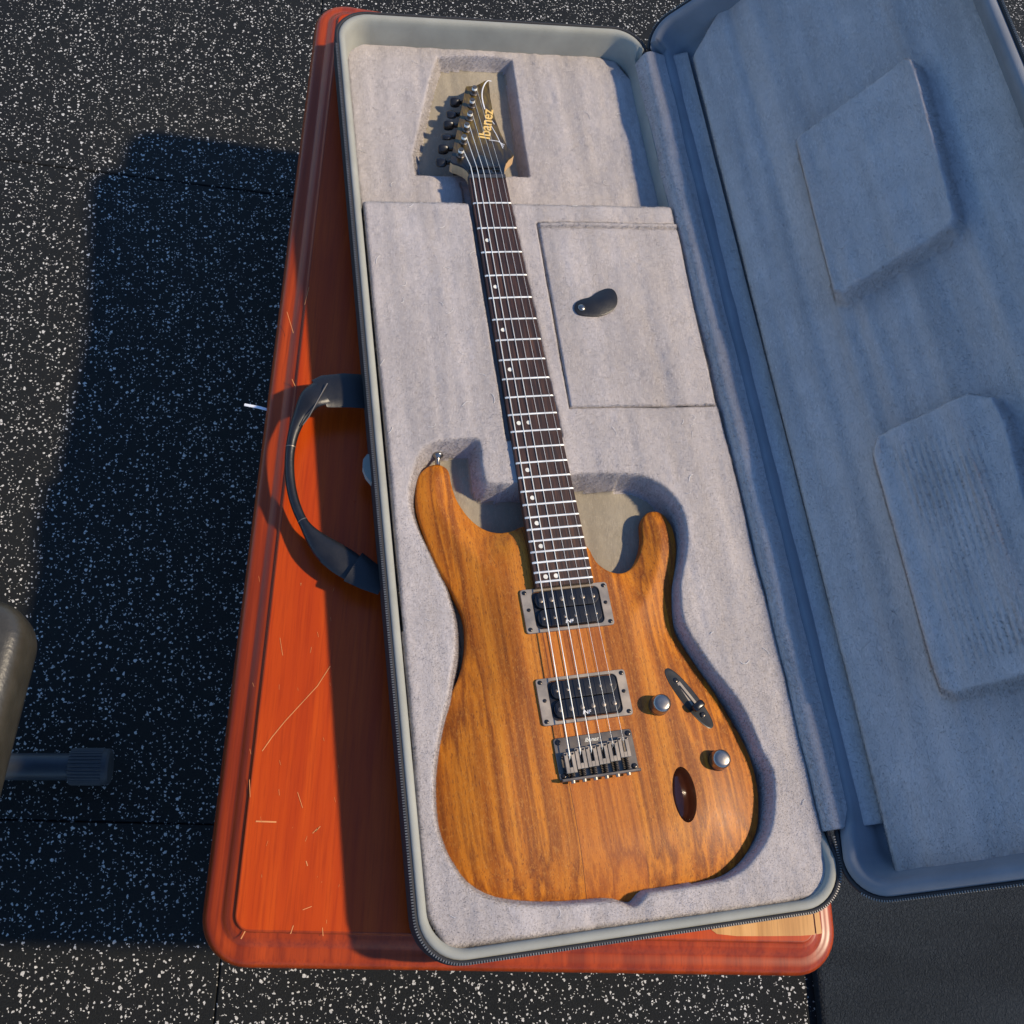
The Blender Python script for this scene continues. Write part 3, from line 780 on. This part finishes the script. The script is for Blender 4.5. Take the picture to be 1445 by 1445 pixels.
# neck
FB = 55.0
def hw(v): return 21.5 + (29 - 21.5) * v / 486
def GN(u, v, z): return G(u, v, z)
b = MB()
rings = []
for v in (-6, 0, 60, 160, 260, 330, 340, 400, 488):
    w_ = hw(max(v, 0)) - .4
    ring = []
    for k in range(13):
        a = math.pi * k / 12; dpt = 15 if v < 335 else 17
        ring.append(G(-math.cos(a) * w_, v, FB - 6.2 - math.sin(a) ** .7 * dpt))
    rings.append(ring)
b.loops(rings, cap0=True, cap1=True)
b.build('neck', plain('neck_mahogany', (.09, .035, .018), .4), gt, 50)
b = MB()
rings = []
for v in np.linspace(1.5, 491, 30):
    w_ = hw(v); ring = [G(-w_, v, FB - 6.2), G(-w_, v, FB - .9), G(-w_ + .8, v, FB - .35)]
    for k in range(1, 8): 
        q = -1 + k / 4; ring.append(G((w_ - 1) * q, v, FB - .4 * q * q))
    ring += [G(w_ - .8, v, FB - .35), G(w_, v, FB - .9), G(w_, v, FB - 6.2)]
    rings.append(ring)
b.loops(rings, cap0=True, cap1=True)
fbo = b.build('fingerboard', ROSE, gt, 30)
for n in range(1, 25):
    v = 648 * (1 - 2 ** (-n / 12)); w_ = hw(v) - .3
    b = MB(); pts_ = [G(-w_, v, FB - .7), G(-w_ + .9, v, FB + .15)] + [G(w_ * q, v, FB + .5 - .4 * q * q) for q in (-.85, -.5, 0, .5, .85)] + [G(w_ - .9, v, FB + .15), G(w_, v, FB - .7)]
    b.tube(pts_, 1, 8, flat=[(1.05, .75)] * len(pts_)); b.build('fret', FRET, gt, 60)
def fpos(n): return 648 * (1 - 2 ** (-n / 12))
for n in (3, 5, 7, 9, 12, 15, 17, 19, 21, 24):
    v = (fpos(n) + fpos(n - 1)) / 2
    u0 = -hw(v) * .60 if n not in (12, 24) else -hw(v) * .62
    for k, u in enumerate([u0] if n not in (12, 24) else [u0, u0 + 10.5]):
        b = MB(); b.lathe(GN, u, v, [(2.3, FB - .5), (2.3, FB + .05)], 18); b.build('fret_marker', PEARL, gt)
b = MB(); b.box(GN, -21.4, 21.4, -3.4, 1.4, FB - 6, FB + 1.6, .5); b.build('nut', NUT, gt)

# headstock: plane tilted back from the nut
HA = R(10.0)
HO = np.array(G(0, -3, FB - 2.5)); hd = np.array(G(0, -1)) - np.array(G(0, 0)); hd[2] = 0
HE = hd * math.cos(HA) + np.array([0, 0, -math.sin(HA)]); HN = hd * math.sin(HA) + np.array([0, 0, math.cos(HA)]); HU = np.array([ca, sa, 0])
def H(a, l, n=0.0): q = HO + HU * a + HE * l + HN * n; return tuple(q)
def hz(px, py, n=0.0):        # from the zoomed headstock crop
    q = atp(560 + px / 5.558, 60 + py / 5.558, HO + HN * n, HN) - HO
    return (float(q @ HU), float(q @ HE))
hs_px = [(568, 1045), (560, 1020), (545, 1000), (520, 980), (480, 962), (440, 950), (419, 935), (424, 905), (450, 790), (480, 640), (510, 490), (538, 352), (545, 340), (580, 338), (615, 337),
         (655, 318), (690, 297), (712, 289), (722, 296), (726, 340), (735, 430), (752, 520), (778, 610), (812, 700), (850, 780), (880, 830), (905, 862), (918, 880), (905, 896), (880, 915), (858, 945), (846, 985), (843, 1045)]
HSP = [hz(*p) for p in hs_px]
def hs_ring(s_, n): 
    c = np.array([0, 95.]); return [H(*(c + (np.array(p) - c) * s_), n) for p in HSP]
b = MB(); b.loops([hs_ring(1, -1.2), hs_ring(.985, 0)], cap1=True); b.build('headstock_face', HEADW, gt)
b = MB(); b.loops([hs_ring(.98, -14.5), hs_ring(1, -13), hs_ring(1, -1.25)], cap0=True, cap1=True); b.build('headstock', MAPLE, gt)
# white inlay line at the tip
ip = [hz(*p, .3) for p in ((742, 302), (716, 298), (700, 310), (684, 335), (672, 370), (668, 410), (673, 455), (684, 500), (690, 522))]
ip = smooth_poly(ip, 3, closed=False)
b = MB(); b.tube([H(*p, .1) for p in ip], 1, 6, flat=[(.75, .25)] * len(ip)); b.build('inlay_line', WHITE, gt)
for ps in (((745, 612), (765, 640)), ((742, 655), (780, 720), (832, 828)), ((722, 762), (790, 772), (845, 802)), ((800, 770), (838, 815))):
    q = [hz(*p, .3) for p in ps]; b = MB(); b.tube([H(*p, .1) for p in q], 1, 6, flat=[(.45, .2)] * len(q)); b.build('logo_swoosh', WHITE, gt)
# truss-rod cover
q = [(-9, 3), (9, 3), (8.5, 20), (4, 33), (0, 36), (-4, 33), (-8.5, 20)]
b = MB(); b.loops([[H(x, l, .05) for x, l in q], [H(x, l, 1.4) for x, l in q], [H(x * .88, 3 + (l - 3) * .95, 1.9) for x, l in q]], cap1=True); b.build('truss_rod_cover', BLACK, gt, 40)
# lettering
def text(name, s_, size, org, ux, uy, nn, mat, parent, shear=0.0, xs=1.0, ext=.12, off=.0):
    cu = bpy.data.curves.new('lettering', 'FONT'); cu.body = s_; cu.size = size; cu.extrude = ext; cu.shear = shear; cu.offset = off; cu.resolution_u = 3
    tmp = bpy.data.objects.new('lettering_tmp', cu); COL.objects.link(tmp)
    dg = bpy.context.evaluated_depsgraph_get(); me0 = bpy.data.meshes.new_from_object(tmp.evaluated_get(dg))
    vs = np.array([tuple(v.co) for v in me0.vertices]); fs = [tuple(p.vertices) for p in me0.polygons]
    bpy.data.objects.remove(tmp)
    org, ux, uy, nn = map(np.array, (org, ux, uy, nn))
    P_ = [tuple(org + ux * (v[0] * xs) + uy * v[1] + nn * (v[2] + ext)) for v in vs]
    return obj(name, P_, fs, mat, parent, recalc=False)
a0, a1 = np.array(hz(728, 765, 0)), np.array(hz(757, 515, 0))
dirv = (a1 - a0) / np.linalg.norm(a1 - a0); 
ux = HU * dirv[0] + HE * dirv[1]; uy = -HU * dirv[1] + HE * dirv[0]
# letters stand to the left of the reading direction
org = np.array(H(*hz(728, 765, .2), .15))
text('brand_lettering', 'Ibanez', 19.5, org, ux, uy, HN, GOLD, gt, xs=.86 * np.linalg.norm(a1 - a0) / 46.0, off=.35)
# tuners
tp = [(605, 392), (588, 490), (570, 590), (546, 680), (524, 775), (500, 880)]
tbp = [(460, 465), (432, 560), (410, 645), (395, 735), (368, 832), (352, 935)]
posts = []
for k in range(6):
    x, l = hz(*tp[k], 2); posts.append((x, l))
    t = bpy.data.objects.new('tuner', None)
    b = MB(); b.lathe(lambda u, v, z: H(u, v, z), x, l, [(4.9, 0), (4.9, 1.2), (4.0, 1.9), (3.0, 2.1), (2.9, 6.0), (2.3, 6.3), (2.3, 9.2), (2.9, 9.6), (2.7, 10.2), (.3, 10.2)], 18); po = b.build('tuner_post', DARKM, gt, 40)
    b = MB()
    for q in range(4): 
        rr = 2.9; zz = 6.3 + q * .7
        b.tube([H(x + rr * math.cos(a), l + rr * math.sin(a), zz) for a in np.linspace(0, 2 * math.pi, 15)], .38, 5)
    b.build('string_winding', STEEL, po, 60)
    bx_, bl = hz(*tbp[k], -8)
    b = MB(); b.tube([H(x - 2, l, -9), H(bx_ + 6, bl, -9)], 2.6, 10); b.build('tuner_shaft', BLACKM, gt, 50)
    b = MB()
    # bean shaped button, turned differently on each tuner
    tw = [.9, .2, 1.1, -.1, 1.0, .5][k]
    rings = []
    for s_, rr in ((-6.6, 2.5), (-6, 4.6), (-3.5, 5.8), (0, 6.0), (3.5, 5.4), (5.4, 3.8), (6, 2.0)):
        ring = []
        for a in np.linspace(0, 2 * math.pi, 14, endpoint=False):
            p2, p3 = math.cos(a) * rr, math.sin(a) * rr * .46
            ring.append(H(bx_ + s_, bl + p2 * math.cos(tw) - p3 * math.sin(tw), -9 + p2 * math.sin(tw) + p3 * math.cos(tw)))
        rings.append(ring)
    b.loops(rings, cap0=True, cap1=True); b.build('tuner_button', BLACK, gt, 60)
    b = MB(); b.box(lambda u, v, z: H(u, v, z), x - 7, x + 6, l - 6.5, l + 6.5, -22, -14.6, 0); b.build('tuner_housing', BLACKM, gt)
# string tree bar
b = MB(); b.tube([H(-18, 13, 2.6), H(18, 13, 2.6)], 1.5, 8); 
b.build('string_retainer', BLACKM, gt, 50)

# pickups
def zt_at(u, v): return float(top_z(*np.array([G(u, v)[:2]]).T)[0])
def screw(u, v, z, r, mat, parent, name='screw', fn=GN):
    b = MB(); b.lathe(fn, u, v, [(r, z - .5), (r, z + .5), (r * .8, z + .95), (r * .45, z + 1.05)], 14); s_ = b.build(name, mat, parent, 40)
    b = MB(); z = z + 1.07
    b.box(fn, u - r * .55, u + r * .55, v - r * .13, v + r * .13, z, z + .05); b.box(fn, u - r * .13, u + r * .13, v - r * .55, v + r * .55, z, z + .08)
    b.build('screw_slot', BLACK, s_)
def rr2(x0, x1, y0, y1, r, seg=5): return rrect(x0, x1, y0, y1, r, seg)
def pickup(vc, flip, nm):
    z0 = 45.2
    outer = rr2(-44, 44, vc - 22, vc + 22, 3, 6); innr = rr2(-33.5, 34.5, vc - 18.6, vc + 18.6, 5, 6)
    b = MB()
    b.loops([[G(u, v, z) for u, v in q] for q, z in ((outer, z0 - 3), (outer, z0 + 2.0), ([(u * .992, vc + (v - vc) * .985) for u, v in outer], z0 + 2.5), ([(.5 + (u - .5) * 1.012, vc + (v - vc) * 1.02) for u, v in innr], z0 + 2.5), (innr, z0 + 2.0), (innr, z0 - 3))], cap1=False)
    rg = b.build('pickup_ring', GREYM, gt, 40)
    for u, v in ((-40, vc - 18.3), (40, vc - 18.3), (-40, vc + 18.3), (40, vc + 18.3)): screw(u, v, z0 + 2.5, 2.1, BLACKM, rg)
    for u in (-38.3, 39): screw(u, vc - 1, z0 + 2.5, 1.8, BLACKM, rg)
    b = MB(); b.box(GN, -33, 34, vc - 18, vc + 18, z0 - 3.2, z0 + 1.0); b.build('pickup_baseplate', BLACK, rg)
    for s_ in (-1, 1):
        c = vc + s_ * 8.9
        st = rr2(-31.5, 32.5, c - 8.6, c + 8.6, 8.4, 9)
        b = MB(); b.loops([[G(u, v, z) for u, v in [(.5 + (a - .5) * k, c + (q - c) * kk) for a, q in st]] for k, kk, z in ((1, 1, z0 - 1), (1, 1, z0 + 4.6), (.99, .965, z0 + 5.1), (.975, .92, z0 + 5.2))], cap1=True)
        co = b.build('pickup_coil', BLACK, gt, 30)
        for k in range(6):
            u = -26 + k * 10.5
            if (s_ < 0) == flip:
                b = MB(); b.lathe(GN, u, c + 0.5, [(2.4, z0 + 5), (2.4, z0 + 5.7), (2.0, z0 + 5.9)], 12); pp = b.build('pole_piece', DARKM, co, 40)
                b = MB(); b.box(GN, u - 2, u + 2, c + .2, c + .8, z0 + 5.95, z0 + 6.0); b.build('pole_slot', BLACK, pp) if False else None
            else:
                b = MB(); b.lathe(GN, u, c + 0.5, [(1.5, z0 + 5), (1.5, z0 + 5.35), (1.2, z0 + 5.5)], 12); b.build('pole_piece', DARKM, co, 40)
        if s_ > 0:
            o_ = G(-5.5, c + 7.2, z0 + 5.25)
            text('coil_lettering', 'INF', 4.6, o_, (ca, sa, 0), (-sa, ca, 0), (0, 0, 1), WHITE, co, shear=.2, xs=1.15, ext=.03, off=.08)
pickup(511.7, True, 'neck'); pickup(599.6, False, 'bridge')

# bridge
zb = 45.6
b = MB(); pl = rr2(-37, 38.5, 633.8, 673, 3.0, 5)
b.loops([[G(u, v, z) for u, v in q] for q, z in ((pl, zb - 4), (pl, zb + 1.4), ([(.75 + (u - .75) * .99, 653.4 + (v - 653.4) * .98) for u, v in pl], zb + 1.8))], cap1=True)
br = b.build('bridge_plate', DARKM, gt, 30)
b = MB(); b.box(GN, -36.5, 38, 671.2, 673.6, zb + 1.8, zb + 9, .5); b.build('bridge_back_lip', DARKM, gt)
for u, v in ((-33, 637.8), (34.5, 637.8), (-33, 668), (34.5, 668)): screw(u, v, zb + 2.0, 2.6, BLACKM, br)
text('bridge_lettering', 'Ibanez', 5.2, G(-8, 640.5, zb + 1.82), (ca, sa, 0), (-sa, ca, 0), (0, 0, 1), PEARL, br, shear=.5, xs=1.0, ext=.03, off=.05)
sv = [648.6, 646.0, 645.6, 644.8, 643.6, 641.4]
SAD = []
for k in range(6):
    u = -26.3 + k * 10.55; v0 = sv[k]; SAD.append((u, v0 + 3))
    b = MB()
    w_ = 4.95; l_ = 18.5; z0, z1 = zb + 2.2, zb + 9.0
    # saddle: bent plate with a long slot
    for a0_, a1_, c0, c1 in ((-w_, -1.6, v0, v0 + l_), (1.6, w_, v0, v0 + l_), (-1.6, 1.6, v0, v0 + 3.5), (-1.6, 1.6, v0 + 13.5, v0 + l_)):
        b.box(GN, u + a0_, u + a1_, c0, c1, z1 - 2.2, z1, .25)
    b.box(GN, u - w_ + .1, u + w_ - .1, v0 + .2, v0 + 2, z0, z1 - 2.2); b.box(GN, u - w_ + .1, u + w_ - .1, v0 + l_ - 2, v0 + l_ - .2, z0, z1 - 2.2)
    b.box(GN, u - 1.7, u + 1.7, v0 + 3.4, v0 + 13.6, z0, z0 + .6)
    sd_ = b.build('saddle', GREYM, gt)
    for du in (-3.3, 3.3):
        b = MB(); b.lathe(GN, u + du, v0 - 1.2 + 3, [(1.0, z1 - .2), (1.0, z1 + .6), (.6, z1 + .7)], 10); b.build('height_screw', BLACKM, sd_, 40)
    # intonation screw with spring
    b = MB(); rings = []
    b.tube([G(u, v0 + l_ - .3, zb + 6), G(u, 675.2, zb + 6)], 1.2, 8)
    for q in np.arange(v0 + l_, 671, 1.5): b.tube([G(u + 2.1 * math.cos(a), q + a * .24, zb + 6 + 2.1 * math.sin(a)) for a in np.linspace(0, 2 * math.pi, 9)], .45, 4)
    b.build('intonation_screw', BLACKM, sd_, 50)
    b = MB(); b.tube([G(u, 673.6, zb + 6), G(u, 676, zb + 6)], [2.3, 2.0], 12); b.build('intonation_screw_head', GREYM, sd_, 50)
# strings
rads = [.58, .50, .42, .24, .19, .16]
for k in range(6):
    un = -17.2 + k * 6.9; us, vs_ = SAD[k]
    px_, pl_ = posts[5 - k] if False else posts[5 - k]
    side = 2.9
    pts_ = [H(px_ + side, pl_, 7), G(un, -2.8, FB + 1.7), G(un, 1.2, FB + 1.7), G(us, vs_ - 2.0, zb + 9.6), G(us, vs_ + 1.6, zb + 8.9), G(us, vs_ + 3.6, zb + 5)]
    # gentle sag-free line, but keep it clear of the retainer
    pts_.insert(1, H(un * .98, 13, 3.9))
    b = MB(); b.tube(pts_, rads[k], 8); b.build('string', STEEL, gt, 60)
# knobs
for u, v in ((70.2, 616.2), (117.3, 673.7)):
    z = zt_at(u, v)
    b = MB(); b.lathe(GN, u, v, [(9.6, z - .6), (9.6, z + 1.6), (9.3, z + 2.2), (9.1, z + 9.5), (8.7, z + 12), (7.9, z + 13.4), (6.6, z + 14.2), (4.5, z + 14.6), (.2, z + 14.7)], 32)
    kn = b.build('control_knob', CHROME, gt, 60)
    b = MB(); b.tube([G(u + 9.25 * math.cos(a), v + 9.25 * math.sin(a), z + 2.9) for a in np.linspace(0, 2 * math.pi, 33)], .35, 6); b.build('knob_groove', BLACKM, kn, 60)
# switch
c0, c1 = np.array((87.7, 581.2)), np.array((121.6, 642.4)); mid = (c0 + c1) / 2; dl = (c1 - c0); ln_ = np.linalg.norm(dl); dl /= ln_; dn_ = np.array([-dl[1], dl[0]])
def S(a, c, z): q = mid + dl * a + dn_ * c; return G(q[0], q[1], z + .0)
zs = zt_at(*mid)
def lens(s_, z):
    out = []
    for k in range(40):
        a = 2 * math.pi * k / 40; x = math.cos(a); y = math.sin(a)
        w_ = 9.2 * (abs(y) ** .85) * (1 if y > 0 else -1); out.append(S(x * ln_ / 2 * s_, w_ * s_, z + zt_at(*(mid + dl * x * ln_ / 2 * s_ + dn_ * w_ * s_)) - zs))
    return out
b = MB(); b.loops([lens(1.0, zs - .8), lens(1.0, zs + .35), lens(.97, zs + .55), lens(.90, zs + .35)], cap1=True)
sw = b.build('switch_plate', plain('black_satin_plate', (.035, .035, .033), .3, .3), gt, 60)
b = MB(); b.box(S, -18, 12, -3.3, 3.3, zs - .2, zs + .75, .2); b.build('switch_insert', GREYM, sw)
b = MB(); b.box(S, -15, 9, -.8, .8, zs + .76, zs + .8); b.build('switch_slot', BLACK, sw)
screw(*(mid + dl * -21), zs + .5, 2.7, BLACKM, sw); screw(*(mid + dl * 20), zs + .5, 2.7, BLACKM, sw)
b = MB(); b.loops([[S(10.5 + x * k, 1.5 + y * k, z) for x, y in rrect(-3.8, 3.8, -6.5, 6.5, 2.5, 4)] for k, z in ((.55, zs + .8), (.6, zs + 5), (.9, zs + 6.5), (1, zs + 9), (.9, zs + 11.5), (.6, zs + 12.5))], cap1=True)
b.build('switch_tip', BLACK, gt, 50)
# strap button on the upper horn
sb = at(617.5, 645.5, 31); 
b = MB(); 
yv = np.array([0.10, .995, 0.0])
rings = []
for d_, r_ in ((-9, 2.6), (-2, 2.6), (-1, 3.2), (1, 5.6), (2.4, 6.2), (3.6, 5.6), (4.2, 3.5), (4.3, .3)):
    c_ = sb + yv * d_; sx = np.array([yv[1], -yv[0], 0])
    rings.append([tuple(c_ + sx * r_ * math.cos(a) + np.array([0, 0, 1]) * r_ * math.sin(a)) for a in np.linspace(0, 2 * math.pi, 20, endpoint=False)])
b.loops(rings, cap0=True, cap1=True); b.build('strap_button', CHROME, gt, 50)

# ------------------------------------------------------------------ exercise bench at the left edge
bn = root('workout_bench', (-460, 150, FZ), 'black padded workout bench with grey capped foot bar at the left edge', 'bench')
ea = math.atan2(-.19, -.98)
e1 = np.array([.19, .98]); e1 /= np.linalg.norm(e1); e2 = np.array([e1[1], -e1[0]])   # e1 up along edge, e2 to the right
pc = at(42, 893, 38)[:2]
corner = pc + e1 * 26
def PD(a, c, z): q = corner + e2 * a + e1 * c; return (q[0], q[1], z)
rings = []
for i, z in ((26, -12), (8, -10), (1.5, -3), (0, 8), (0, 30), (.6, 37), (2.2, 42.5), (4.6, 46.5), (7.8, 49.6), (11.5, 51.6), (16, 52.8), (24, 53.4), (70, 54)):
    rings.append([PD(x, y, z) for x, y in rrect(-300 + i, 0 - i, -700 + i, 0 - i, max(34 - i * .5, 3), 10)])
b = MB(); b.loops(rings, cap0=True, cap1=True)
b.build('bench_pad', plain('bench_vinyl', (.040, .036, .026), .36, bump=.9, bscale=260), bn, 60)
zf = FZ + 22
ca0, ca1 = at(99, 1081, zf + 4), at(156, 1081, zf + 4); far = ca0 + (ca0 - ca1) / np.linalg.norm(ca0 - ca1) * 400
far = np.array([far[0], far[1], zf]); ca0[2] = zf; ca1[2] = zf
b = MB(); b.tube([tuple(far), tuple(ca0 + (ca1 - ca0) * .1)], 15, 20); b.build('foot_bar', plain('grey_blue_powder_coat', (.028, .034, .042), .45), bn, 50)
# ribbed cap
dv = (ca1 - ca0); dl_ = np.linalg.norm(dv); dv = dv / dl_; s1 = np.cross(dv, [0, 0, 1.])
rings = []
for d_, r_, rib in ((0, 15.5, 0), (0, 19.6, 1), (dl_ * .06, 20.6, 1), (dl_ * .80, 20.9, 1), (dl_ * .82, 20.2, 0), (dl_ * .93, 20.2, 0), (dl_ * .99, 18.5, 0), (dl_ * 1.0, 15, 0), (dl_ * .98, 12, 0)):
    ring = []
    for k in range(96):
        a = 2 * math.pi * k / 96; rr = r_ - (1.1 if (rib and k % 3 == 0) else 0)
        ring.append(tuple(ca0 + dv * d_ + s1 * rr * math.cos(a) + np.array([0, 0, 1]) * rr * math.sin(a)))
    rings.append(ring)
b = MB(); b.loops(rings, cap0=True, cap1=True); b.build('foot_cap', RUBB, bn, 30)
mm_ = PD(-150, -250, 0)
b = MB(); b.tube([(mm_[0], mm_[1], -12), (mm_[0], far[1], FZ + 30)], 20, 16); b.build('upright_post', bpy.data.materials['grey_blue_powder_coat'], bn, 50)

for o in bpy.data.objects:
    if '_l' in o: del o['_l']
for o in list(bpy.data.objects):
    if o.users_collection == (): bpy.data.objects.remove(o)
